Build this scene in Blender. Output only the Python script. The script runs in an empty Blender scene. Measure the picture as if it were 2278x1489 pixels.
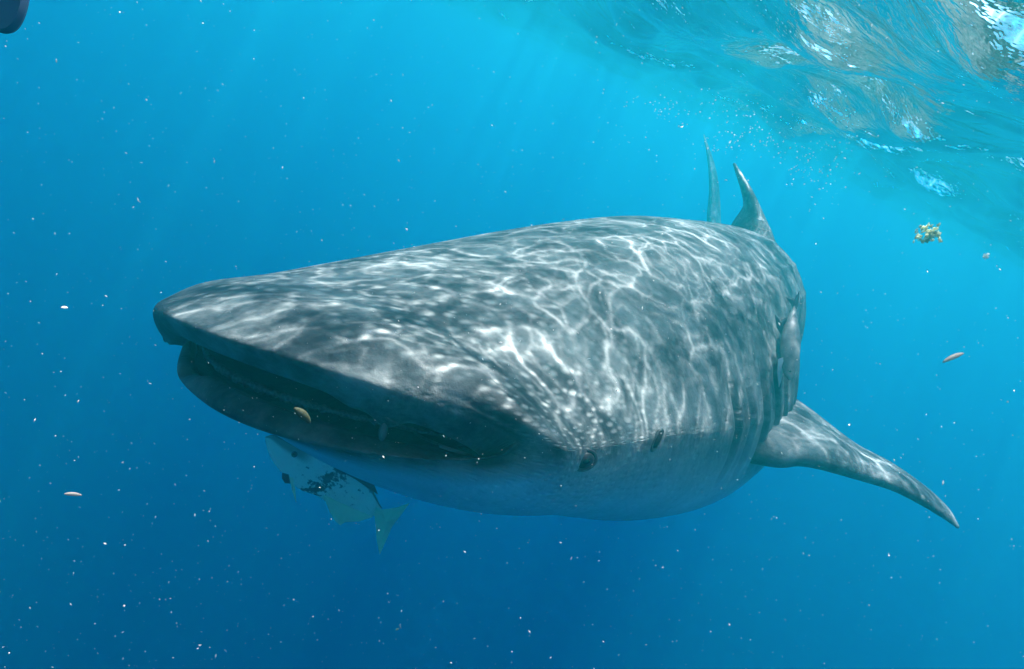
import bpy, math, random
import numpy as np
from mathutils import Vector, Matrix
from mathutils.bvhtree import BVHTree

R = math.radians
rng = np.random.default_rng(11)
random.seed(5)
sc = bpy.context.scene
col = sc.collection

# ------------------------------------------------------------------ camera
DEPTH = 0.50                       # camera below the sea surface (z = 0)
PITCH, ROLL = R(24), R(25)
F = 1301.5                         # focal length in photo pixels (2278 wide)
cam_d = bpy.data.cameras.new('camera')
cam = bpy.data.objects.new('camera', cam_d)
col.objects.link(cam)
cam_d.sensor_width = 36.0
cam_d.lens = F / 2278.0 * 36.0
cam_d.clip_start = 0.02
cam_d.clip_end = 1000
CAM = (Matrix.Translation((0, 0, -DEPTH)) @ Matrix.Rotation(R(90) - PITCH, 4, 'X')
       @ Matrix.Rotation(ROLL, 4, 'Z'))
cam.matrix_world = CAM
sc.camera = cam

# ------------------------------------------------------------------ sun and sky
SUN_AZ, SUN_EL = R(0), R(62)      # azimuth from +Y towards +X
sun_dir = Vector((math.sin(SUN_AZ) * math.cos(SUN_EL), math.cos(SUN_AZ) * math.cos(SUN_EL), math.sin(SUN_EL)))
w = bpy.data.worlds.new('World')
sc.world = w
w.use_nodes = True
wn = w.node_tree
bg = wn.nodes['Background']
sky = wn.nodes.new('ShaderNodeTexSky')
sky.sky_type = 'NISHITA'
sky.sun_disc = False
sky.dust_density = 3.0
sky.sun_elevation = SUN_EL
sky.sun_rotation = SUN_AZ
wn.links.new(sky.outputs[0], bg.inputs[0])
bg.inputs[1].default_value = 0.13
sd = bpy.data.lights.new('sun', 'SUN')
sd.energy = 5.0
sd.angle = R(0.5)
sd.color = (1.0, 0.91, 0.78)
sun = bpy.data.objects.new('sun', sd)
col.objects.link(sun)
sun.rotation_euler = sun_dir.to_track_quat('Z', 'Y').to_euler()
sc.view_settings.view_transform = 'Standard'
sc.view_settings.look = 'None'
sc.view_settings.gamma = 1
sc.view_settings.exposure = -0.58
cy = sc.cycles
cy.use_denoising = True
cy.max_bounces = 8
cy.volume_bounces = 4
cy.transparent_max_bounces = 12
cy.sample_clamp_indirect = 4

# ------------------------------------------------------------------ helpers
def tag(o, label=None, cat=None, group=None, kind=None):
    if label: o['label'] = label
    if cat: o['category'] = cat
    if group: o['group'] = group
    if kind: o['kind'] = kind
    return o

def mesh_obj(name, verts, faces, mat, parent=None, smooth=True, uv=None, attrs=None, local=None):
    me = bpy.data.meshes.new(name)
    me.from_pydata([tuple(v) for v in verts] if not isinstance(verts, np.ndarray) else verts.tolist(), [],
                   faces if not isinstance(faces, np.ndarray) else faces.tolist())
    me.update()
    if smooth:
        me.polygons.foreach_set('use_smooth', [True] * len(me.polygons))
    if uv is not None:
        l = me.uv_layers.new(name='skin')
        idx = np.zeros(len(me.loops), dtype=np.int32)
        me.loops.foreach_get('vertex_index', idx)
        l.data.foreach_set('uv', np.asarray(uv)[idx].astype(np.float32).ravel())
    if attrs:
        for k, a in attrs.items():
            at = me.attributes.new(k, 'FLOAT', 'POINT')
            at.data.foreach_set('value', np.asarray(a, dtype=np.float32))
    if mat: me.materials.append(mat)
    o = bpy.data.objects.new(name, me)
    col.objects.link(o)
    if parent:
        o.parent = parent
    if local is not None:
        o.matrix_local = local
    return o

def empty(name, M=Matrix.Identity(4)):
    o = bpy.data.objects.new(name, None)
    col.objects.link(o)
    o.matrix_world = M
    o.empty_display_size = 0.1
    return o

def pix(x, y, d):
    """world point seen at photo pixel (x, y) at camera depth d"""
    return CAM @ Vector(((x - 1139) / F * d, (744.5 - y) / F * d, -d))

class NT:
    def __init__(s, mat):
        mat.use_nodes = True
        s.t = mat.node_tree
        s.t.nodes.clear()
        s.out = s.t.nodes.new('ShaderNodeOutputMaterial')
    def n(s, typ, **kw):
        nd = s.t.nodes.new(typ)
        for k, v in kw.items():
            if k.startswith('i_'):
                key = k[2:].replace('_', ' ')
                key = int(key) if key.isdigit() else key
                s.set(nd.inputs[key], v)
            else:
                setattr(nd, k, v)
        return nd
    def set(s, sock, v):
        if isinstance(v, bpy.types.NodeSocket): s.t.links.new(v, sock)
        elif isinstance(v, bpy.types.Node): s.t.links.new(v.outputs[0], sock)
        else: sock.default_value = v
    def math(s, op, a, b=None, c=None, clamp=False):
        nd = s.t.nodes.new('ShaderNodeMath'); nd.operation = op; nd.use_clamp = clamp
        s.set(nd.inputs[0], a)
        if b is not None: s.set(nd.inputs[1], b)
        if c is not None: s.set(nd.inputs[2], c)
        return nd.outputs[0]
    def mix(s, f, a, b):
        nd = s.t.nodes.new('ShaderNodeMix'); nd.data_type = 'RGBA'
        s.set(nd.inputs[0], f); s.set(nd.inputs[6], a); s.set(nd.inputs[7], b)
        return nd.outputs[2]
    def ramp(s, f, pts, interp='LINEAR'):
        nd = s.t.nodes.new('ShaderNodeMapRange'); nd.interpolation_type = 'SMOOTHSTEP' if interp == 'S' else 'LINEAR'
        s.set(nd.inputs[0], f)
        for i, v in enumerate(pts): nd.inputs[1 + i].default_value = v
        return nd.outputs[0]
    def vadd(s, a, b, op='ADD', scale=None):
        nd = s.t.nodes.new('ShaderNodeVectorMath'); nd.operation = op
        s.set(nd.inputs[0], a)
        if b is not None: s.set(nd.inputs[1], b)
        if scale is not None: s.set(nd.inputs['Scale'], scale)
        return nd.outputs[0]

def mat(name): return bpy.data.materials.new(name)
def C(r, g, b): return (r, g, b, 1)

def simple(name, c1, c2=None, scale=20, rough=.5, bump=.0, sss=0, spec=.4, transl=0):
    m = mat(name); t = NT(m)
    b = t.n('ShaderNodeBsdfPrincipled', i_Roughness=rough)
    b.inputs['Specular IOR Level'].default_value = spec
    tc = t.n('ShaderNodeTexCoord')
    nz = t.n('ShaderNodeTexNoise', i_Scale=scale, i_Detail=5.0)
    t.set(nz.inputs[0], tc.outputs['Object'])
    t.set(b.inputs['Base Color'], t.mix(t.ramp(nz.outputs[0], (.35, .65, 0, 1)), C(*c1), C(*(c2 or c1))))
    if bump:
        bp = t.n('ShaderNodeBump', i_Strength=1.0, i_Distance=bump)
        t.set(bp.inputs['Height'], nz.outputs[0]); t.set(b.inputs['Normal'], bp)
    if transl:
        tl = t.n('ShaderNodeBsdfTranslucent'); t.set(tl.inputs[0], C(*c1))
        mx = t.n('ShaderNodeMixShader', i_0=transl); t.set(mx.inputs[1], b); t.set(mx.inputs[2], tl); b = mx
    t.set(t.out.inputs[0], b)
    return m

# ------------------------------------------------------------------ sea water (the medium)
SX = 70.0
WATER_D = 45.0
def box(name, lo, hi, m):
    v = [(x, y, z) for x in (lo[0], hi[0]) for y in (lo[1], hi[1]) for z in (lo[2], hi[2])]
    f = [(0, 1, 3, 2), (4, 6, 7, 5), (0, 4, 5, 1), (2, 3, 7, 6), (0, 2, 6, 4), (1, 5, 7, 3)]
    return mesh_obj(name, v, f, m, smooth=False)
m = mat('sea_water_medium'); t = NT(m)
vol = t.n('ShaderNodeVolumePrincipled')
VOL_DENS = 0.82
vol.inputs['Color'].default_value = C(.003, .108, .107)
vol.inputs['Density'].default_value = VOL_DENS
vol.inputs['Anisotropy'].default_value = .66
vol.inputs['Absorption Color'].default_value = C(.60, .815, .935)
t.t.links.new(vol.outputs[0], t.out.inputs['Volume'])
hz = box('haze', (-SX, -SX, -WATER_D), (SX, SX, 0.45), m)
tag(hz, kind='stuff')

# ------------------------------------------------------------------ sea surface seen from below
def wave(x, y):
    z = np.zeros_like(x)
    r2 = np.random.default_rng(3)
    for lam, amp, a0 in ((6.5, .055, .3), (3.7, .035, -.2), (2.3, .024, .7), (1.35, .056, .1), (.85, .028, -.5), (.58, .012, .9),
                         (.43, .0036, .2), (.31, .0022, -.8), (.22, .0012, .5)):
        for j in range(3):
            a = a0 + r2.normal(0, .55) + .35
            k = 2 * math.pi / (lam * r2.uniform(.8, 1.25))
            ph = r2.uniform(0, 6.28)
            s = np.sin(k * (x * math.cos(a) + y * math.sin(a)) + ph)
            z += amp * .62 * (s + .25 * (1 - np.abs(s)) * 2 - .25)
    return z
NG = 620
g = np.linspace(-1, 1, NG)
gx = np.sinh(g * 6.2) / math.sinh(6.2) * (SX - .01)
# refine about the patch of surface in view
X, Y = np.meshgrid(gx + 0 * gx, gx, indexing='ij')
X = X + 1.6 * (1 - (X / SX) ** 2); Y = Y + 2.6 * (1 - (Y / SX) ** 2)
Z = wave(X, Y)
fade = np.clip((SX - np.maximum(abs(X), abs(Y))) / 10, 0, 1)
V = np.stack([X, Y, Z * fade], -1).reshape(-1, 3)
ii, jj = np.meshgrid(np.arange(NG - 1), np.arange(NG - 1), indexing='ij')
a = (ii * NG + jj).ravel()
Fc = np.stack([a, a + NG, a + NG + 1, a + 1], 1)
m = mat('sea_surface'); t = NT(m)
geo = t.n('ShaderNodeNewGeometry')
pos = geo.outputs['Position']
# fine ripples
mp = t.n('ShaderNodeMapping'); t.set(mp.inputs[0], pos)
mp.inputs['Rotation'].default_value = (0, 0, R(35)); mp.inputs['Scale'].default_value = (1, 1.6, 1)
n1 = t.n('ShaderNodeTexNoise', i_Scale=7.0, i_Detail=4.0, i_Roughness=.55, i_Distortion=.1); t.set(n1.inputs[0], mp)
bp = t.n('ShaderNodeBump', i_Strength=1.0, i_Distance=.018); t.set(bp.inputs['Height'], n1.outputs[0])
# caustic light painted into the transparent colour: bright network and blobs, no refraction
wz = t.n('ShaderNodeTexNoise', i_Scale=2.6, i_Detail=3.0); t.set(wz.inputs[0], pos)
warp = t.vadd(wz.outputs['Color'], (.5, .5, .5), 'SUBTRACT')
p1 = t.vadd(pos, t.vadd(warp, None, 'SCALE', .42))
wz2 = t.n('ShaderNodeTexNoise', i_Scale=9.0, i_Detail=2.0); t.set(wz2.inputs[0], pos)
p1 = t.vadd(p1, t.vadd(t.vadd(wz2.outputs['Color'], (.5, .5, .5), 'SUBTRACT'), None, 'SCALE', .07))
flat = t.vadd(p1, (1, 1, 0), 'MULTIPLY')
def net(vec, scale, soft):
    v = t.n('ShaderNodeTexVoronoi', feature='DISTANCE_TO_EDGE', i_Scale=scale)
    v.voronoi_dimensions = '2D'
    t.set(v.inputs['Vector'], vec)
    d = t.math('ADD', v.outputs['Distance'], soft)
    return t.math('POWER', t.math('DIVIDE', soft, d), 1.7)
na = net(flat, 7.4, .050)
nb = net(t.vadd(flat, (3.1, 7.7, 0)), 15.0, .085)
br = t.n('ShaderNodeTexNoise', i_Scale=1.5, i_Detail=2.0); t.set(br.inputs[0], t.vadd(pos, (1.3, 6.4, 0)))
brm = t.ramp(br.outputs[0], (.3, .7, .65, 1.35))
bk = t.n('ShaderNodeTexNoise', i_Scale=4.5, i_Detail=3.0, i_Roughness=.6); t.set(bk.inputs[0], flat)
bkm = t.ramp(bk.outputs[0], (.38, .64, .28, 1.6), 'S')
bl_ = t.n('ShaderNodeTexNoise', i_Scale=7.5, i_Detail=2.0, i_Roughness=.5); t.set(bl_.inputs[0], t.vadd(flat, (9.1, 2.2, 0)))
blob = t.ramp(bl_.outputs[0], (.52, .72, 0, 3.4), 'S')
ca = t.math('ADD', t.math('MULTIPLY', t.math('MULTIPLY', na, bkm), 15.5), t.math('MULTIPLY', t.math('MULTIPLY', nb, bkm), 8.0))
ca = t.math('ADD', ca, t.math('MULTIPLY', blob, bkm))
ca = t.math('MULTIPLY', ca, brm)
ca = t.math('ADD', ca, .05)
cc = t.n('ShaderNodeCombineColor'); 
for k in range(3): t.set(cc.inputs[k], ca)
tr = t.n('ShaderNodeBsdfTransparent'); t.set(tr.inputs[0], cc)  # the painted bright lines also stand in for sun glints
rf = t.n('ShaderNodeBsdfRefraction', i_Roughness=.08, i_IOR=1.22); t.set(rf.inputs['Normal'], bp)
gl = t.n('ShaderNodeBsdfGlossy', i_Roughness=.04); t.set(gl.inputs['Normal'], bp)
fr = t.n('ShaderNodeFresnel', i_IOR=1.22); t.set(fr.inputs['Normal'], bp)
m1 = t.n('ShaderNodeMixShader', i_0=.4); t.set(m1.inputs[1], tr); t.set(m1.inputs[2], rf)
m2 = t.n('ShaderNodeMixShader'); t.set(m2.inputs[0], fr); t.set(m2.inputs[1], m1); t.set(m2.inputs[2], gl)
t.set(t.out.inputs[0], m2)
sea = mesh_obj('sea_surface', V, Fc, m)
tag(sea, kind='structure')

# ------------------------------------------------------------------ whale shark
B3 = np.array([[1, 0, 0], [0, 0, 1], [0, 1, 0]], float)
FP = [-0.1323, 0.5689, -0.2044, -0.6518, -0.1427, 1.2166]
def rodr(r):
    r = np.array(r); th = np.linalg.norm(r); k = r / th
    K = np.array([[0, -k[2], k[1]], [k[2], 0, -k[0]], [-k[1], k[0], 0]])
    return np.eye(3) + math.sin(th) * K + (1 - math.cos(th)) * K @ K
A = rodr(FP[:3]) @ B3
# camera-frame (right, up, forward) -> blender camera (right, up, -forward)
ML = Matrix([[A[0][0], A[0][1], A[0][2], FP[3]], [A[1][0], A[1][1], A[1][2], FP[4]],
             [-A[2][0], -A[2][1], -A[2][2], -FP[5]], [0, 0, 0, 1]])
SH = CAM @ ML                      # shark frame: x = its left, y = towards the tail, z = its back
SHI = SH.inverted()
S = np.array([0, .12, .35, .8, 1.3, 1.9, 2.6, 3.5, 4.5, 5.9, 7.8])
Q = np.array([[.004, .052, .594, .122, .088], [.010, .050, .655, .166, .145], [-.002, .024, .684, .230, .263],
              [.008, -.015, .724, .366, .389], [.069, -.066, .753, .537, .52], [.140, -.084, .761, .666, .616],
              [.105, -.010, .688, .651, .588], [.14, .105, .559, .562, .472], [-.17, .079, .396, .377, .32],
              [-.54, .22, .237, .202, .178], [-.90, .38, .10, .13, .11]])
def interp(s):
    out = []
    for j in range(5):
        y = Q[:, j]; mm = np.gradient(y, S)
        k = np.clip(np.searchsorted(S, s) - 1, 0, len(S) - 2); h = S[k + 1] - S[k]; tt = (s - S[k]) / h
        out.append((2 * tt**3 - 3 * tt**2 + 1) * y[k] + (tt**3 - 2 * tt**2 + tt) * h * mm[k]
                   + (-2 * tt**3 + 3 * tt**2) * y[k + 1] + (tt**3 - tt**2) * h * mm[k + 1])
    return out
def body_pt(s, th):
    cx, cz, wd, up, dn = interp(s)
    c, sn = np.cos(th), np.sin(th)
    k = np.clip((s - 1.2) / 1.2, 0, 1); k = k * k * (3 - 2 * k)
    k2 = np.clip(s / .4, 0, 1); k2 = k2 * k2 * (3 - 2 * k2)
    bu = (1.45 + .1 * k2) * (1 - k) + .95 * k; bl = .8 * (1 - k) + .9 * k
    Xn = np.sign(c) * np.abs(c) ** .85; Zn = np.sign(sn) * np.abs(sn) ** np.where(sn > 0, bu, bl)
    q = np.sqrt(np.clip(1 - Xn ** 2, 0, 1))
    x = cx + wd * Xn; z = cz + np.where(sn > 0, up, dn) * Zn
    y = s + .30 * np.exp(-s / .35) * Xn ** 2 + np.where(sn > 0, -.016, .078) * q * np.exp(-s / .25)
    return np.stack([x, y, z], -1)
def gauss(x, m_, s_): return np.exp(-((x - m_) / s_) ** 2)
NT_ = 440
th = np.linspace(0, 2 * np.pi, NT_, endpoint=False)
# outer stations
so = np.concatenate([np.linspace(0, .35, 36)[:-1], np.linspace(.35, 2.4, 215)[:-1], np.linspace(2.4, 7.8, 150)])
rings = []; ru = []; rk = []
Cc, Sn = np.cos(th), np.sin(th)
Xn = np.sign(Cc) * np.abs(Cc) ** .85
def rim(inset=0.0, back=0.0, sx=1.0):
    q = np.sqrt(np.clip(1 - Xn ** 2, 0, 1))
    zu = -.012 + (.146 - inset) * q ** 1.25 - .018 * q ** .7 - .030 * gauss(Xn, .72, .045) - .014 * gauss(Xn, .62, .06)
    left = np.clip((-Xn - .2) / .4, 0, 1) * q
    zu -= .066 * left
    zl = -.012 + .034 * q ** 2 - .06 * q * (1 - q) - inset * q - .008 * q - .055 * left
    lowb = np.where(Sn < 0, .068 * q, .006 * np.minimum(1, q * 2))
    x = -.018 + .548 * sx * Xn
    return np.stack([x, .006 + back + lowb + .285 * Xn ** 2, np.where(Sn > 0, zu, zl)], -1)
def inner(dep, sc_, drop):
    q = np.sqrt(np.clip(1 - Xn ** 2, 0, 1))
    x = -.018 + .548 * sc_ * Xn
    z = np.where(Sn > 0, 0 + (.115 + drop * .3) * q, .01 - drop * q)
    return np.stack([x, .02 + dep + .25 * Xn ** 2 * sc_, z], -1)
P_rim = rim(); P_out = body_pt(np.zeros(NT_), th)
ins = [inner(.75, .35, .03), inner(.6, .62, .12), inner(.42, .80, .17), inner(.26, .90, .15), inner(.14, .95, .09), inner(.07, .975, .03), rim(.006, .03, .985), rim(.0, .012, .995)]
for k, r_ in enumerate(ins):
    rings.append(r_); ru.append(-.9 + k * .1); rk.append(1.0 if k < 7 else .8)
for f in np.linspace(0, 1, 21)[:-1]:
    P = P_rim * (1 - f) + P_out * f
    upb = .022 * f ** .8 * (1 - f ** 7) + .055 * np.clip((-Xn - .1) / .5, 0, 1) * f * (1 - f)
    lob = .032 * math.sin(math.pi * f * .75)
    P[:, 1] -= np.where(Sn > 0, upb, lob) * (np.abs(np.sin(th)) ** .3)
    # the outward swell of the lips
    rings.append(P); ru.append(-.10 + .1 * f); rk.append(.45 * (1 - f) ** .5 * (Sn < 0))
for s in so[0:]:
    P = body_pt(np.full(NT_, s), th)
    cx, cz, wd, up, dn = [float(v[0]) for v in interp(np.array([s]))]
    nrm = np.stack([Cc, 0 * Cc, Sn], -1)
    a_s = np.where(th > np.pi, th - 2 * np.pi, th)
    d = np.zeros(NT_)
    # keels along the back and flanks
    if s > 1.2:
        e = min(1, (s - 1.2) / .8)
        for kt, am in ((.42, .008), (.75, .009), (1.08, .008)):
            for sgn in (1, -1):
                tt = a_s if sgn > 0 else (np.pi - np.abs(a_s)) * np.sign(a_s)
                d += e * am * gauss(tt, kt, .035) * (wd / .8)
    # gill slits (five, each side)
    for gk, g0 in enumerate((1.30, 1.43, 1.56, 1.68, 1.79)):
        for sgn in (1, -1):
            tt = a_s if sgn > 0 else np.where(a_s >= 0, np.pi - a_s, -np.pi - a_s)
            sp = g0 + .10 * (tt - .1) ** 2
            vis = np.clip(1 - ((tt - .08) / .42) ** 4, 0, 1)
            d += vis * (-.017 * np.exp(-((s - sp) / .011) ** 2) + .007 * np.exp(-((s - sp - .03) / .022) ** 2))
    # skin folds round the shoulder, above the pectoral fin
    for fk, (f0, am) in enumerate(((1.90, .010), (2.01, .011), (2.13, .009), (2.28, .007), (2.47, .006), (2.7, .005))):
        sp = f0 + .22 * (np.abs(a_s) - .15) ** 2
        vis = np.exp(-((a_s - .25) / .75) ** 4)
        d += vis * am * np.exp(-((s - sp) / .028) ** 2)
    # labial furrow and brow
    if s < .5:
        d += -.008 * np.exp(-((s - .06) / .02) ** 2) * np.exp(-((a_s - .42) / .3) ** 2)
    P += nrm * d[:, None]
    rings.append(P); ru.append(s); rk.append(0.0)
NR = len(rings)
V = np.concatenate(rings)
ii, jj = np.meshgrid(np.arange(NR - 1), np.arange(NT_), indexing='ij')
a = (ii * NT_ + jj).ravel(); b = (ii * NT_ + (jj + 1) % NT_).ravel()
Fc = np.stack([a, b, b + NT_, a + NT_], 1).tolist()
Fc.append(list(range(NT_))[::-1])
Fc.append([(NR - 1) * NT_ + k for k in range(NT_)])
# coordinates for the pigment: arc length along the body and girth, countershading value
a_s = np.where(th > np.pi, th - 2 * np.pi, th)
uvs = []; belly = []; mouth = []
for k in range(NR):
    s = max(ru[k], 0.0)
    wd = float(interp(np.array([s]))[2][0])
    ang = np.where(a_s > -np.pi / 2, a_s - np.pi / 2, a_s + 1.5 * np.pi)    # 0 on the back, +-pi on the belly
    uvs.append(np.stack([np.full(NT_, ru[k]), ang * (.25 + wd * .75)], -1))
    belly.append(np.clip((np.abs(ang) - 1.58) / .5, 0, 1) * np.clip((s - .04) / .12, 0, 1))
    mouth.append(np.zeros(NT_) + rk[k])
uvs = np.concatenate(uvs); belly = np.concatenate(belly); mouth = np.concatenate(mouth)

def skin_mat(name, fin=False):
    m = mat(name); t = NT(m)
    uv = t.n('ShaderNodeUVMap', uv_map='skin').outputs[0]
    ob = t.n('ShaderNodeTexCoord').outputs['Object']
    sep = t.n('ShaderNodeSeparateXYZ'); t.set(sep.inputs[0], uv)
    nz = t.n('ShaderNodeTexNoise', i_Scale=6.0, i_Detail=6.0, i_Roughness=.6); t.set(nz.inputs[0], ob)
    wv = t.vadd(uv, t.vadd(t.vadd(nz.outputs['Color'], (.5, .5, .5), 'SUBTRACT'), None, 'SCALE', .05))
    def spots(scale, r, soft, rnd=.75):
        v = t.n('ShaderNodeTexVoronoi', i_Scale=scale, i_Randomness=rnd); v.voronoi_dimensions = '2D'
        t.set(v.inputs['Vector'], wv)
        sepc = t.n('ShaderNodeSeparateColor'); t.set(sepc.inputs[0], v.outputs['Color'])
        rr = t.math('MULTIPLY_ADD', sepc.outputs[0], r * .7, r * .55)
        d = t.math('SUBTRACT', rr, v.outputs['Distance'])
        return t.ramp(d, (-soft, soft, 0, 1), 'S')
    s_head = spots(19.0, .22, .20)
    s_body = spots(10.0, .17, .06, .6)
    hf = t.ramp(sep.outputs[0], (.6, 1.3, 1, 0), 'S')
    sp = t.math('ADD', t.math('MULTIPLY', s_head, hf), t.math('MULTIPLY', s_body, t.math('SUBTRACT', 1.0, hf)))
    n2 = t.n('ShaderNodeTexNoise', i_Scale=5.0, i_Detail=8.0, i_Roughness=.68); t.set(n2.inputs[0], ob)
    base = t.mix(t.ramp(n2.outputs[0], (.36, .66, 0, 1), 'S'), C(.022, .033, .040), C(.185, .205, .20))  # skin mottle; its pale patches also put sunlit brightness into the colour
    # pale bars across the back between the rows of spots
    if False:
        bw = t.math('SINE', t.math('MULTIPLY_ADD', sep.outputs[0], 23.0, t.math('MULTIPLY', nz.outputs[0], 3.0)))
        bars = t.math('MULTIPLY', t.ramp(bw, (.55, 1.0, 0, .35), 'S'), t.ramp(sep.outputs[0], (1.3, 1.9, 0, 1)))
        base = t.mix(bars, base, C(.36, .38, .36))
    sm = t.math('MULTIPLY', t.ramp(sep.outputs[0], (.0, .22, 0.0, .75), 'S'), t.ramp(t.math('ABSOLUTE', sep.outputs[1]), (1.0, 1.4, .62, .0)))
    sm = t.math('MULTIPLY', sm, t.ramp(sep.outputs[0], (.45, 1.0, 1, .35)))
    c = t.mix(t.math('MULTIPLY', sp, sm), base, C(.42, .45, .42))
    bl = t.n('ShaderNodeAttribute', attribute_name='belly').outputs['Fac']
    c = t.mix(bl, c, t.mix(t.ramp(nz.outputs[0], (.35, .65, 0, 1)), C(.36, .52, .60), C(.46, .62, .70)))
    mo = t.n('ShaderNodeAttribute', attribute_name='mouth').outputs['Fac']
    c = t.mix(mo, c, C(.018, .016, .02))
    b = t.n('ShaderNodeBsdfPrincipled', i_Roughness=.55)
    b.inputs['Specular IOR Level'].default_value = .15
    t.set(b.inputs['Base Color'], c)
    n3 = t.n('ShaderNodeTexNoise', i_Scale=55.0, i_Detail=4.0, i_Roughness=.6); t.set(n3.inputs[0], ob)
    hgt = t.math('ADD', t.math('MULTIPLY', n3.outputs[0], .25), t.math('ADD', t.math('MULTIPLY', n2.outputs[0], 1.0), t.math('MULTIPLY', sp, .15)))
    bp = t.n('ShaderNodeBump', i_Strength=.8, i_Distance=.010); t.set(bp.inputs['Height'], hgt)
    t.set(b.inputs['Normal'], bp)
    t.set(t.out.inputs[0], b)
    return m
SKIN = skin_mat('whale_shark_skin')
FINSKIN = skin_mat('whale_shark_fin_skin', True)

shark = empty('whale_shark', SH)
print('SUNLOCAL', (SHI.to_3x3() @ sun_dir))
tag(shark, 'huge grey whale shark with pale spots swimming towards the camera, mouth ajar', 'whale shark')
body = mesh_obj('body', V, Fc, SKIN, shark, uv=uvs, attrs={'belly': belly, 'mouth': mouth})
bvh = BVHTree.FromPolygons([tuple(v) for v in V.tolist()], Fc)
camL = SHI @ Vector((0, 0, -DEPTH))
def on_body(x, y):
    d = (SHI @ pix(x, y, 1.0)) - camL
    h = bvh.ray_cast(camL, d.normalized())
    return h[0], (h[1] if h[1].dot(d) < 0 else -h[1])

# fins: pairs of points (leading, trailing) from root to tip in the shark's frame, thickness, as a closed lofted foil
def fin(name, rows, parent, inv, uoff=0, n=22, belly_v=0.0, m=FINSKIN):
    L = np.array([inv @ r[0] for r in rows]); T = np.array([inv @ r[1] for r in rows]); th_ = np.array([r[2] for r in rows])
    K = 40
    k0 = np.linspace(0, len(rows) - 1, K); idx = np.arange(len(rows))
    def cr(P):
        mm = np.gradient(P, axis=0); k = np.clip(k0.astype(int), 0, len(rows) - 2); f = (k0 - k)
        f = f[:, None] if P.ndim > 1 else f
        return (2*f**3-3*f**2+1)*P[k]+(f**3-2*f**2+f)*mm[k]+(-2*f**3+3*f**2)*P[k+1]+(f**3-f**2)*mm[k+1]
    L, T, th_ = cr(L), cr(T), cr(th_)
    spanv = np.gradient((L + T) / 2, axis=0)
    vs = []; uv = []
    for i in range(K):
        ch = T[i] - L[i]
        nn = np.cross(ch, spanv[i]); nn /= np.linalg.norm(nn) + 1e-9
        for j in range(n * 2):
            ph = 2 * np.pi * j / (2 * n)
            c = .5 - .5 * math.cos(ph)
            y = math.copysign(1, math.sin(ph)) * (1.4845 * math.sqrt(c) - .63 * c - 1.758 * c**2 + 1.4215 * c**3 - .5075 * c**4) * 2
            vs.append(L[i] + ch * c + nn * th_[i] * y * .5)
            uv.append((uoff + c * np.linalg.norm(ch), i * .03))
    N2 = 2 * n
    fs = [(i * N2 + j, i * N2 + (j + 1) % N2, (i + 1) * N2 + (j + 1) % N2, (i + 1) * N2 + j) for i in range(K - 1) for j in range(N2)]
    fs.append(tuple(range(N2))[::-1]); fs.append(tuple((K - 1) * N2 + j for j in range(N2)))
    vs = np.array(vs)
    return mesh_obj(name, vs, fs, m, parent, uv=uv, attrs={'belly': np.full(len(vs), belly_v), 'mouth': np.zeros(len(vs))})

# left pectoral fin (image right): leading edge is the lower outline, trailing edge the upper one
fin('pectoral_fin', [
    (pix(1650, 1015, 2.12), pix(1640, 850, 2.55), .15),
    (pix(1735, 1034, 2.08), pix(1733, 868, 2.58), .12),
    (pix(1800, 1031, 2.10), pix(1800, 908, 2.56), .115),
    (pix(1900, 1056, 2.14), pix(1900, 984, 2.52), .085),
    (pix(1990, 1086, 2.20), pix(1985, 1030, 2.48), .065),
    (pix(2055, 1122, 2.26), pix(2060, 1083, 2.46), .045),
    (pix(2100, 1152, 2.32), pix(2110, 1130, 2.44), .028),
    (pix(2131, 1176, 2.38), pix(2134, 1170, 2.42), .008)], shark, SHI, uoff=3)
lv = lambda x, y, z: SH @ Vector((x, y, z))
fin('pectoral_fin', [
    (lv(-.45, 1.75, -.22), lv(-.45, 2.35, -.12), .18), (lv(-.78, 1.85, -.32), lv(-.74, 2.4, -.22), .13),
    (lv(-1.1, 2.05, -.50), lv(-1.0, 2.48, -.40), .09), (lv(-1.4, 2.35, -.72), lv(-1.3, 2.66, -.62), .06),
    (lv(-1.62, 2.72, -.92), lv(-1.58, 2.78, -.90), .01)], shark, SHI, uoff=6)
fin('dorsal_fin', [
    (pix(1716, 560, 3.5), pix(1600, 545, 4.15), .28),
    (pix(1703, 508, 3.6), pix(1632, 492, 4.08), .16),
    (pix(1686, 468, 3.68), pix(1653, 458, 4.05), .085),
    (pix(1667, 425, 3.78), pix(1650, 425, 4.02), .06),
    (pix(1649, 392, 3.88), pix(1642, 396, 4.04), .04),
    (pix(1633, 363, 4.00), pix(1631, 366, 4.08), .015)], shark, SHI, uoff=9)
fin('tail_fin', [
    (pix(1594, 640, 7.50), pix(1602, 640, 8.10), .10),
    (pix(1590, 560, 7.40), pix(1604, 560, 8.05), .16),
    (pix(1580, 490, 7.55), pix(1603, 500, 8.10), .15),
    (pix(1583, 430, 7.70), pix(1600, 440, 8.15), .12),
    (pix(1580, 375, 7.90), pix(1593, 385, 8.25), .09),
    (pix(1571, 325, 8.15), pix(1577, 330, 8.35), .04),
    (pix(1565, 300, 8.35), pix(1567, 300, 8.40), .01)], shark, SHI, uoff=12)
c5 = [float(v[0]) for v in interp(np.array([5.1]))]
fin('second_dorsal_fin', [
    (lv(c5[0] + .05, 4.95, c5[1] + .2), lv(c5[0] - .1, 5.3, c5[1] + .2), .08),
    (lv(c5[0] + .02, 5.1, c5[1] + .36), lv(c5[0] - .08, 5.36, c5[1] + .36), .05),
    (lv(c5[0] - .06, 5.36, c5[1] + .5), lv(c5[0] - .08, 5.42, c5[1] + .5), .01)], shark, SHI, uoff=15)

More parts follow.
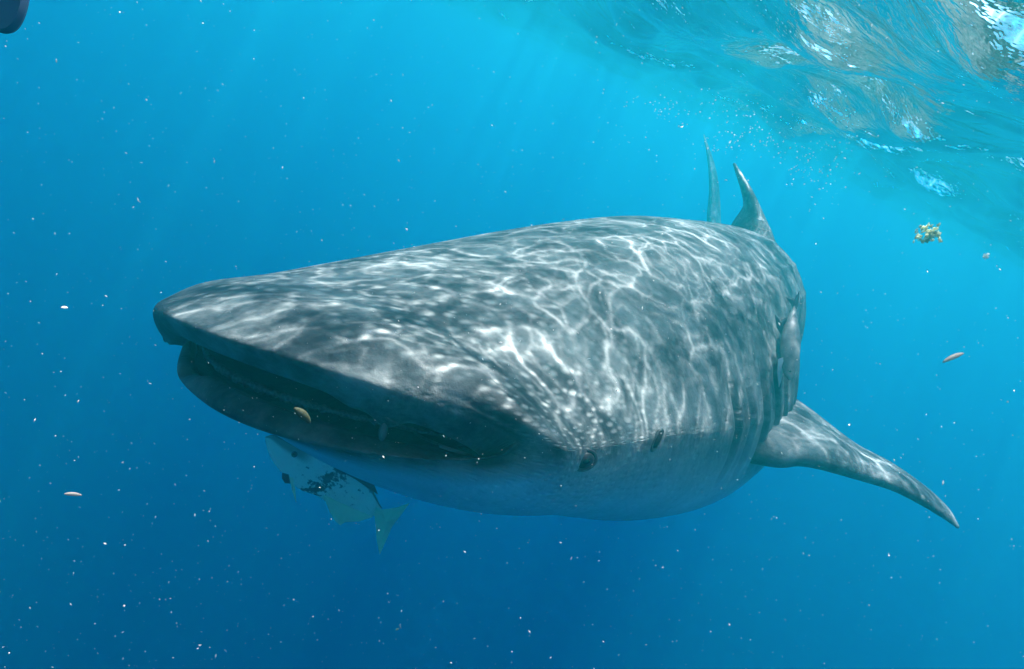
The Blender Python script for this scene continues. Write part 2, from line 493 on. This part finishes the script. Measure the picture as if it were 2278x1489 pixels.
def ellipsoid(name, r, m, parent, M, nu=28, nv=18):
    vs = [(0, 0, r[2])]
    for i in range(1, nv):
        p = math.pi * i / nv
        for j in range(nu):
            q = 2 * math.pi * j / nu
            vs.append((r[0] * math.sin(p) * math.cos(q), r[1] * math.sin(p) * math.sin(q), r[2] * math.cos(p)))
    vs.append((0, 0, -r[2])); n = len(vs) - 1
    fs = [(0, 1 + j, 1 + (j + 1) % nu) for j in range(nu)]
    for i in range(nv - 2):
        for j in range(nu):
            a_ = 1 + i * nu; fs.append((a_ + j, a_ + nu + j, a_ + nu + (j + 1) % nu, a_ + (j + 1) % nu))
    a_ = 1 + (nv - 2) * nu
    fs += [(n, a_ + (j + 1) % nu, a_ + j) for j in range(nu)]
    return mesh_obj(name, vs, fs, m, parent, local=M)
def torus(name, R1, R2, r, m, parent, M, nu=48, nv=12, flat=.6):
    vs = []; fs = []
    for i in range(nu):
        q = 2 * math.pi * i / nu
        for j in range(nv):
            p = 2 * math.pi * j / nv
            k = 1 + r / R1 * math.cos(p)
            vs.append((R1 * k * math.cos(q), R2 * k * math.sin(q), r * flat * math.sin(p)))
            fs.append((i * nv + j, ((i + 1) % nu) * nv + j, ((i + 1) % nu) * nv + (j + 1) % nv, i * nv + (j + 1) % nv))
    uv = [(40 + v[0], v[1]) for v in vs]
    return mesh_obj(name, vs, fs, m, parent, uv=uv, attrs={'belly': np.zeros(len(vs)), 'mouth': np.zeros(len(vs))}, local=M)
def frame(p, n, along=Vector((0, 1, 0))):
    n = n.normalized(); x = (along - n * along.dot(n)).normalized(); y = n.cross(x)
    M = Matrix((x, y, n)).transposed().to_4x4(); M.translation = p
    return M
EYE = simple('eye_dark', (.02, .022, .028), (.035, .035, .04), 60, .3, spec=.3)
PUP = simple('pupil_black', (.004, .004, .004), rough=.08, spec=.6)
DARK = simple('painted_hole_shade', (.012, .014, .016), (.02, .022, .024), 40, .8)
LID = simple('eyelid_skin', (.035, .042, .055), (.06, .07, .085), 70, .6)
p, n = on_body(1300, 1024)
tc_ = (camL - p).normalized(); n = (n * .55 + tc_ * .45).normalized(); p = p + n * .001
ey = ellipsoid('eye', (.024, .017, .008), EYE, shark, frame(p, n))
ellipsoid('pupil', (.010, .007, .003), PUP, ey, Matrix.Translation((0, 0, .0062)))
torus('eyelid', .029, .021, .005, LID, ey, Matrix.Translation((0, 0, -.001)), flat=.5)
torus('iris_ring', .014, .010, .0012, LID, ey, Matrix.Translation((0, 0, .0055)))
p, n = on_body(1463, 977)
spi = ellipsoid('spiracle', (.026, .013, .008), DARK, shark, frame(p, n, Vector((0, .8, 1))))  # solid dark ellipsoid, its colour stands in for shade inside the hole
torus('rim', .030, .017, .005, SKIN, spi, Matrix.Translation((-.003, 0, -.001)), flat=.9)
# nasal barbels hanging at the notches of the upper lip
for sx_ in (1, -1):
    ellipsoid('nasal_barbel', (.008, .009, .018), LID, shark, Matrix.Translation((-.012 + sx_ * .403, .140, .036)), 16, 12)

def tube(name, P, rad, m, parent, nv=8, rough_=0.0):
    P = [Vector(q) for q in P]; vs = []; fs = []; rr = random.Random(3)
    for i, q in enumerate(P):
        tg = (P[min(i + 1, len(P) - 1)] - P[max(i - 1, 0)]).normalized()
        u = tg.cross(Vector((0, 0, 1))).normalized(); v = u.cross(tg)
        r_ = rad * (.35 + .65 * math.sin(math.pi * (i + .5) / len(P)) ** .5) * (1 + rough_ * rr.uniform(-1, 1))
        for j in range(nv):
            a_ = 2 * math.pi * j / nv
            vs.append(tuple(q + (u * math.cos(a_) + v * math.sin(a_)) * r_))
    for i in range(len(P) - 1):
        for j in range(nv):
            fs.append((i * nv + j, i * nv + (j + 1) % nv, (i + 1) * nv + (j + 1) % nv, (i + 1) * nv + j))
    fs += [tuple(range(nv))[::-1], tuple((len(P) - 1) * nv + j for j in range(nv))]
    return mesh_obj(name, vs, fs, m, parent, uv=[(30, 0)] * len(vs), attrs={'belly': np.zeros(len(vs)), 'mouth': np.zeros(len(vs))})
# fold of skin running from the barbel to the corner of the mouth
fold = []
for k in range(26):
    f = k / 25
    hx = 858 + 205 * f; hy = 928 + 88 * f + 12 * math.sin(math.pi * f)
    q_, n_ = on_body(hx, hy)
    fold.append(q_ + n_ * .001)
tube('lip_fold', fold, .0045, SKIN, shark)
# ragged band of tiny teeth just inside the lower lip
TEETH = simple('tooth_band_flesh', (.04, .045, .05), (.12, .125, .12), 160, .6, .002)
band = []
for k in range(150):
    x_ = -.78 + 1.6 * k / 149
    q_ = math.sqrt(max(0, 1 - x_ * x_))
    band.append((-.018 + .54 * x_, .012 + .068 * q_ + .285 * x_ * x_ + .035, -.008 + .040 * q_ ** .8 - .008))
tube('tooth_band', band, .008, TEETH, shark, rough_=.5)

# ------------------------------------------------------------------ fish
def fish_body(name, top, bot, depth, thick, m, parent, inv, K=70, n=14):
    """closed body from the upper and lower profile (photo pixels) at a depth, with an elliptic section"""
    def res_(P):
        P = np.array(P, float); d_ = np.r_[0, np.cumsum(np.linalg.norm(np.diff(P, axis=0), axis=1))]; d_ /= d_[-1]
        q = np.linspace(0, 1, K) ** 1.0
        return np.stack([np.interp(q, d_, P[:, 0]), np.interp(q, d_, P[:, 1])], 1)
    T, Bt = res_(top), res_(bot)
    for _ in range(3):
        for Z_ in (T, Bt): Z_[1:-1] = (Z_[:-2] + 2 * Z_[1:-1] + Z_[2:]) / 4
    vs = []; uv = []
    vd = (CAM.to_3x3() @ Vector((0, 0, 1))).normalized()
    for k in range(K):
        dd = depth[0] + (depth[1] - depth[0]) * k / (K - 1)
        a_ = pix(T[k][0], T[k][1], dd); b_ = pix(Bt[k][0], Bt[k][1], dd); c_ = (a_ + b_) / 2; h_ = (a_ - b_) / 2
        w_ = h_.length * thick
        for j in range(n * 2):
            ph = math.pi * j / n
            vs.append(inv @ (c_ + h_ * math.cos(ph) + vd * w_ * math.sin(ph) * (1 if True else 1)))
            uv.append((k / (K - 1), math.cos(ph)))
    N2 = 2 * n
    fs = [(i * N2 + j, i * N2 + (j + 1) % N2, (i + 1) * N2 + (j + 1) % N2, (i + 1) * N2 + j) for i in range(K - 1) for j in range(N2)]
    fs.append(tuple(range(N2))[::-1]); fs.append(tuple((K - 1) * N2 + j for j in range(N2)))
    return mesh_obj(name, vs, fs, m, parent, uv=uv)
def blade(name, P, d, m, parent, inv, th_=.004, ridge=None):
    """fin web: outline points (photo pixels) with a fanned interior and real thickness"""
    vd = (CAM.to_3x3() @ Vector((0, 0, 1))).normalized()
    P = [tuple(q) for q in P]
    n_ = len(P); cx_ = sum(q[0] for q in P) / n_; cy_ = sum(q[1] for q in P) / n_
    dd = d if isinstance(d, (list, tuple)) else [d] * n_
    ed = [pix(P[k][0], P[k][1], dd[k]) for k in range(n_)]
    c_ = sum(ed, Vector()) / n_
    vs = [inv @ (e + vd * th_ * .25) for e in ed] + [inv @ (e - vd * th_ * .25) for e in ed]
    vs += [inv @ (c_ + vd * th_), inv @ (c_ - vd * th_)]
    fs = []
    for k in range(n_):
        k2 = (k + 1) % n_
        fs += [(k, k2, 2 * n_), (n_ + k2, n_ + k, 2 * n_ + 1), (k, n_ + k, n_ + k2, k2)]
    uv = [((q[0] - 590) / 320.0, (q[1] - 1080) / 100.0) for q in P] * 2 + [(.5, 0), (.5, 0)]
    return mesh_obj(name, vs, fs, m, parent, smooth=False, uv=uv)

def jack_mat():
    m = mat('pale_jack_skin'); t = NT(m)
    uv = t.n('ShaderNodeUVMap', uv_map='skin').outputs[0]
    sep = t.n('ShaderNodeSeparateXYZ'); t.set(sep.inputs[0], uv)
    mp = t.n('ShaderNodeMapping'); t.set(mp.inputs[0], uv); mp.inputs['Scale'].default_value = (14, 2.4, 1); mp.inputs['Rotation'].default_value = (0, 0, .25)
    nz = t.n('ShaderNodeTexNoise', i_Scale=1.6, i_Detail=6.0, i_Roughness=.7); t.set(nz.inputs[0], mp)
    x, y = sep.outputs[0], sep.outputs[1]
    band = t.math('SUBTRACT', 1.0, t.math('MULTIPLY', t.math('ABSOLUTE', t.math('SUBTRACT', t.math('MULTIPLY_ADD', y, .06, .56), x)), 9.0), clamp=True)
    blot = t.ramp(t.math('ADD', nz.outputs[0], t.math('MULTIPLY', band, .22)), (.60, .66, 0, .9))
    blot = t.math('MULTIPLY', blot, t.ramp(x, (.30, .42, 0.1, 1)))
    back = t.ramp(t.math('ADD', y, t.math('MULTIPLY', nz.outputs[0], .1)), (.86, .97, 0, .9), 'S')
    cap = t.math('MULTIPLY', t.ramp(y, (.25, .6, 0, .7), 'S'), t.ramp(x, (.30, .42, 1, 0), 'S'))
    c = t.mix(blot, C(.86, .97, .88), C(.035, .04, .06))
    c = t.mix(t.math('MAXIMUM', back, cap), c, C(.10, .12, .11))
    b = t.n('ShaderNodeBsdfPrincipled', i_Roughness=.4); t.set(b.inputs['Base Color'], c)
    tl = t.n('ShaderNodeBsdfTranslucent'); t.set(tl.inputs[0], c)
    mx = t.n('ShaderNodeMixShader', i_0=.35); t.set(mx.inputs[1], b); t.set(mx.inputs[2], tl)
    t.set(t.out.inputs[0], mx)
    return m
JACK = jack_mat()
FW = simple('pale_fin_web', (.60, .92, .72), (.70, .95, .78), 30, .5, transl=.5)
FD = simple('dark_fin_base', (.04, .05, .07), (.07, .08, .09), 30, .5)
JD = (1.95, 2.25)
jm = Matrix.Translation(pix(720, 1065, 2.1)); ji = jm.inverted()
jack = empty('jack_fish', jm)
tag(jack, 'pale yellow-green fish with dark blotches and forked tail under the shark\'s jaw', 'fish')
fish_body('body', [(590, 972), (608, 966), (640, 981), (676, 997), (724, 1020), (760, 1040), (801, 1060), (826, 1084), (838, 1108), (846, 1126), (850, 1130)],
          [(590, 976), (594, 998), (606, 1026), (624, 1048), (646, 1074), (672, 1092), (705, 1102), (745, 1130), (790, 1146), (820, 1148), (838, 1148)],
          JD, .34, JACK, jack, ji)
blade('tail_fin', [(836, 1128), (850, 1134), (880, 1130), (911, 1120), (893, 1145), (872, 1172), (858, 1205), (845, 1234), (838, 1200), (836, 1170), (833, 1146)],
      [2.22, 2.22, 2.25, 2.3, 2.27, 2.22, 2.22, 2.22, 2.22, 2.22, 2.22], FW, jack, ji)
blade('anal_fin', [(719, 1100), (733, 1138), (745, 1158), (757, 1169), (768, 1162), (800, 1160), (830, 1150), (805, 1140), (760, 1120)], 2.1, FW, jack, ji)
blade('dorsal_fin', [(724, 1019), (760, 1036), (801, 1054), (831, 1076), (841, 1100), (824, 1090), (790, 1066), (750, 1044)], 2.1, FD, jack, ji)
blade('pectoral_fin', [(644, 1060), (652, 1064), (657, 1090), (659, 1118), (650, 1092)], 1.92, FW, jack, ji)
blade('pelvic_fin', [(628, 1052), (642, 1056), (646, 1076), (634, 1075), (627, 1064)], 1.95, FD, jack, ji)
pe = ji @ pix(655, 1010, 1.97)
vdl = (CAM.to_3x3() @ Vector((0, 0, 1)))
Me = frame(ji @ pix(655, 1011, 1.945), vdl)
je = ellipsoid('eye', (.0105, .0105, .006), FD, jack, Me, 16, 10)
ellipsoid('pupil', (.005, .005, .002), PUP, je, Matrix.Translation((0, 0, .0055)), 12, 8)

# remora beside the shark's flank
RS = simple('remora_skin', (.05, .065, .075), (.20, .22, .21), 14, .5, .002)
RB = simple('remora_pale', (.55, .55, .5), (.65, .62, .55), 25, .5)
RDp = 2.75
hp = on_body(1756, 770)[0]
RDp = -(CAM.inverted() @ (SH @ hp)).z - .10 if hp else 2.75
rm = Matrix.Translation(pix(1760, 770, RDp)); ri = rm.inverted()
rem = empty('remora', rm)
tag(rem, 'slender grey remora hanging head down beside the whale shark\'s left flank', 'fish')
fish_body('body', [(1754, 846), (1745, 836), (1741, 820), (1739, 800), (1737, 775), (1738, 750), (1744, 722), (1755, 700), (1766, 680)],
          [(1760, 845), (1768, 832), (1774, 812), (1778, 788), (1780, 765), (1779, 742), (1775, 718), (1772, 700), (1769, 682)],
          (RDp - .10, RDp + .08), .8, RS, rem, ri)
blade('tail_fin', [(1766, 688), (1756, 672), (1748, 662), (1768, 664), (1778, 648), (1777, 668), (1772, 688)], RDp + .09, RS, rem, ri)
blade('pectoral_fin', [(1742, 795), (1731, 800), (1729, 830), (1733, 862), (1738, 846), (1744, 818)], RDp - .06, RB, rem, ri)
blade('dorsal_fin', [(1740, 750), (1728, 728), (1724, 700), (1736, 712), (1752, 705), (1748, 722)], RDp + .03, RS, rem, ri)
ellipsoid('eye', (.006, .006, .004), PUP, rem, Matrix.Translation(ri @ pix(1757, 826, RDp - .12)), 12, 8)

# dark blurred tip in the corner of the frame
FT = simple('dark_rubber', (.02, .05, .12), (.03, .06, .14), 8, .6)
d0 = .62
fm = Matrix.Translation(pix(0, 0, d0)); fi = fm.inverted()
ft = empty('fin_blade', fm)
tag(ft, 'dark blue rubber blade tip poking in at the top left corner', 'swim fin')
def plate(name, P, d, th_, m, parent, inv):
    vd = (CAM.to_3x3() @ Vector((0, 0, 1))).normalized()
    n_ = len(P); fr_ = [pix(x, y, d) for x, y in P]
    ce = sum(fr_, Vector()) / n_
    vs = [inv @ (ce + (q - ce) * .94 + vd * th_ / 2) for q in fr_] + [inv @ q for q in fr_] + [inv @ (ce + (q - ce) * .94 - vd * th_ / 2) for q in fr_]
    fs = [tuple(range(n_)), tuple(range(3 * n_ - 1, 2 * n_ - 1, -1))]
    for k in range(n_):
        k2 = (k + 1) % n_
        fs += [(k, n_ + k, n_ + k2, k2), (n_ + k, 2 * n_ + k, 2 * n_ + k2, n_ + k2)]
    return mesh_obj(name, vs, fs, m, parent, smooth=False)
def smooth_loop(P, n_=6):
    out = []; N_ = len(P)
    for i in range(N_):
        p0, p1, p2, p3 = (P[(i - 1) % N_], P[i], P[(i + 1) % N_], P[(i + 2) % N_])
        for j in range(n_):
            u = j / n_
            out.append(tuple(.5 * (2 * p1[k] + (p2[k] - p0[k]) * u + (2 * p0[k] - 5 * p1[k] + 4 * p2[k] - p3[k]) * u * u
                                   + (3 * p1[k] - p0[k] - 3 * p2[k] + p3[k]) * u ** 3) for k in (0, 1)))
    return out
plate('blade', smooth_loop([(-260, -120), (-200, -220), (60, -160), (70, -60), (63, 0), (52, 40), (36, 66), (14, 76), (-20, 64), (-90, 30), (-180, -40)]), d0, .010, FT, ft, fi)

# ------------------------------------------------------------------ drifting bits
SNOW = simple('marine_snow', (.95, .96, .92), (.97, .97, .93), 50, .6, transl=.7)
def snow(count, seed, name, near, far, smin, smax):
    r = np.random.default_rng(seed); vs = []; fs = []
    base = np.array([(1, 0, 0), (-1, 0, 0), (0, 1, 0), (0, -1, 0), (0, 0, 1), (0, 0, -1)], float)
    bf = [(0, 2, 4), (2, 1, 4), (1, 3, 4), (3, 0, 4), (2, 0, 5), (1, 2, 5), (3, 1, 5), (0, 3, 5)]
    k = 0
    while k < count:
        d_ = near + (far - near) * r.random() ** .6
        az = r.uniform(-1.0, 1.0); el = r.uniform(-1.15, .75)
        c_ = np.array([math.sin(az) * math.cos(el), math.cos(az) * math.cos(el), math.sin(el)]) * d_ + np.array([0, 0, -DEPTH])
        if c_[2] > -.12: continue
        s_ = (smin + (smax - smin) * r.random() ** 4)
        e_ = s_ * (1 if r.random() < .5 else r.uniform(1.5, 4.0))
        ax = r.normal(size=3) + np.array([1.2, 0, -.9]); ax /= np.linalg.norm(ax)
        o_ = np.cross(ax, r.normal(size=3)); o_ /= np.linalg.norm(o_); o2 = np.cross(ax, o_)
        bend = o_ * s_ * r.uniform(-1, 1) * (e_ > s_)
        q = base @ np.array([ax * e_, o_ * s_, o2 * s_]) + c_
        q[0] += bend; q[1] += bend
        n_ = len(vs); vs += q.tolist(); fs += [tuple(n_ + i for i in f_) for f_ in bf]
        k += 1
    o = mesh_obj(name, vs, fs, SNOW)
    return tag(o, kind='stuff')
snow(4200, 4, 'marine_snow', .55, 4.0, .0004, .0015)

snow(3000, 9, 'marine_snow', .40, 1.3, .00025, .0007)

def clump(name, x, y, d, r_, cnt, m, label, cat, stretch=(1, 1), seed=0):
    rr = random.Random(seed); vs = []; fs = []
    base = pix(x, y, d)
    for k in range(cnt):
        c_ = Vector((rr.gauss(0, .42) * stretch[0], rr.gauss(0, .3), rr.gauss(0, .42) * stretch[1])) * r_
        s_ = r_ * rr.uniform(.06, .26)
        n_ = len(vs)
        for i in range(6):
            for j in range(3):
                q = i * math.pi / 3; p_ = (j + .5) * math.pi / 3
                vs.append(tuple(c_ + Vector((math.sin(p_) * math.cos(q), math.sin(p_) * math.sin(q), math.cos(p_))) * s_ * rr.choice((.3, .6, .9, 1.6)) * rr.uniform(.7, 1.2)))
        for i in range(6):
            for j in range(2):
                i2 = (i + 1) % 6
                fs.append((n_ + i * 3 + j, n_ + i * 3 + j + 1, n_ + i2 * 3 + j + 1, n_ + i2 * 3 + j))
        fs.append(tuple(n_ + i * 3 for i in range(6))); fs.append(tuple(n_ + i * 3 + 2 for i in range(5, -1, -1)))
    o = mesh_obj(name, vs, fs, m, local=Matrix.Translation(base))
    return tag(o, label, cat)
YW = simple('yellowish_weed', (.60, .64, .44), (.70, .72, .55), 60, .7, transl=.75)
PK = simple('pinkish_plankton', (.60, .48, .40), (.70, .60, .50), 60, .7, transl=.4)
clump('floating_weed', 2066, 521, 1.7, .030, 60, YW, 'pale yellow frayed weed clump drifting at right below the surface', 'seaweed', seed=1)
clump('floating_weed', 2037, 513, 1.75, .016, 9, YW, 'small pale scrap just left of the yellow weed clump', 'seaweed', seed=2)
clump('floating_weed', 2194, 570, 1.6, .017, 12, SNOW, 'little white scrap drifting near the right edge below the surface', 'seaweed', (1, .6), seed=3)
clump('floating_weed', 888, 1395, .9, .006, 8, YW, 'tan speck drifting in deep blue water at bottom centre', 'seaweed', (.7, 1.2), seed=4)
OL = simple('olive_plankton', (.09, .10, .05), (.13, .13, .07), 60, .8, transl=.2)
def shrimp(x0, y0, x1, y1, d, wpx, m, label):
    a_ = pix(x0, y0, d); b_ = pix(x1, y1, d + .01); c_ = (a_ + b_) / 2
    ax = (b_ - a_); L_ = ax.length / 2
    M = frame(c_, ax.normalized(), Vector((.3, .2, 1)))
    vs = []; n = 10; K = 14
    for k in range(K + 1):
        f_ = k / K; r_ = wpx / F * d * .5 * (math.sin(math.pi * min(1, f_ * .93 + .05)) ** .7)
        for j in range(n):
            q = 2 * math.pi * j / n
            vs.append((r_ * math.cos(q) + .25 * L_ * (1 - (2 * f_ - 1) ** 2) * .4, r_ * math.sin(q), (2 * f_ - 1) * L_))
    fs = [(i * n + j, i * n + (j + 1) % n, (i + 1) * n + (j + 1) % n, (i + 1) * n + j) for i in range(K) for j in range(n)]
    fs += [tuple(range(n))[::-1], tuple(K * n + j for j in range(n))]
    o = mesh_obj('plankton', vs, fs, m, local=M)
    return tag(o, label, 'plankton')
shrimp(143, 1099, 182, 1102, .8, 8, PK, 'pale pink plankton sliver alone in the blue at lower left')
shrimp(2098, 806, 2144, 786, 1.1, 11, PK, 'pinkish plankton sliver right of the shark above its pectoral fin')
shrimp(655, 908, 690, 942, .5, 20, OL, 'yellowish plankton blob in front of the shark\'s open mouth')
shrimp(136, 684, 151, 685, .7, 5, SNOW, 'white plankton speck left of the shark\'s snout')

# bubbles and foam under the surface, above the tail
BUB = simple('bubble_white', (.9, .92, .92), (.95, .95, .95), 30, .15, spec=.8, transl=.6)
def bubbles():
    r = np.random.default_rng(8); vs = []; fs = []
    P = []
    base = [(1590, 235), (1500, 250), (1640, 300), (1700, 290), (1740, 330), (1780, 345), (1790, 380), (1620, 320), (1460, 235), (1810, 410), (1670, 255), (1850, 330)]
    for (x, y) in base:
        for k in range(24):
            P.append((x + r.normal(0, 34) + 0, y + r.normal(0, 16) + 0, r.uniform(2.6, 4.2)))
    for (x, y, d_) in P:
        c_ = pix(x, y, d_)
        if c_.z > -.1:
            dirv = (c_ - Vector((0, 0, -DEPTH))); c_ = Vector((0, 0, -DEPTH)) + dirv * ((DEPTH - .14) / max(dirv.z, .05))
        s_ = r.uniform(.0014, .0045)
        n_ = len(vs)
        for i in range(8):
            for j in range(4):
                q = i * math.pi / 4; p_ = (j + .5) * math.pi / 4
                vs.append((c_.x + math.sin(p_) * math.cos(q) * s_, c_.y + math.sin(p_) * math.sin(q) * s_, c_.z + math.cos(p_) * s_))
        for i in range(8):
            for j in range(3):
                i2 = (i + 1) % 8
                fs.append((n_ + i * 4 + j, n_ + i * 4 + j + 1, n_ + i2 * 4 + j + 1, n_ + i2 * 4 + j))
        fs.append(tuple(n_ + i * 4 for i in range(8))); fs.append(tuple(n_ + i * 4 + 3 for i in range(7, -1, -1)))
    return tag(mesh_obj('surface_bubbles', vs, fs, BUB), kind='stuff')
bubbles()
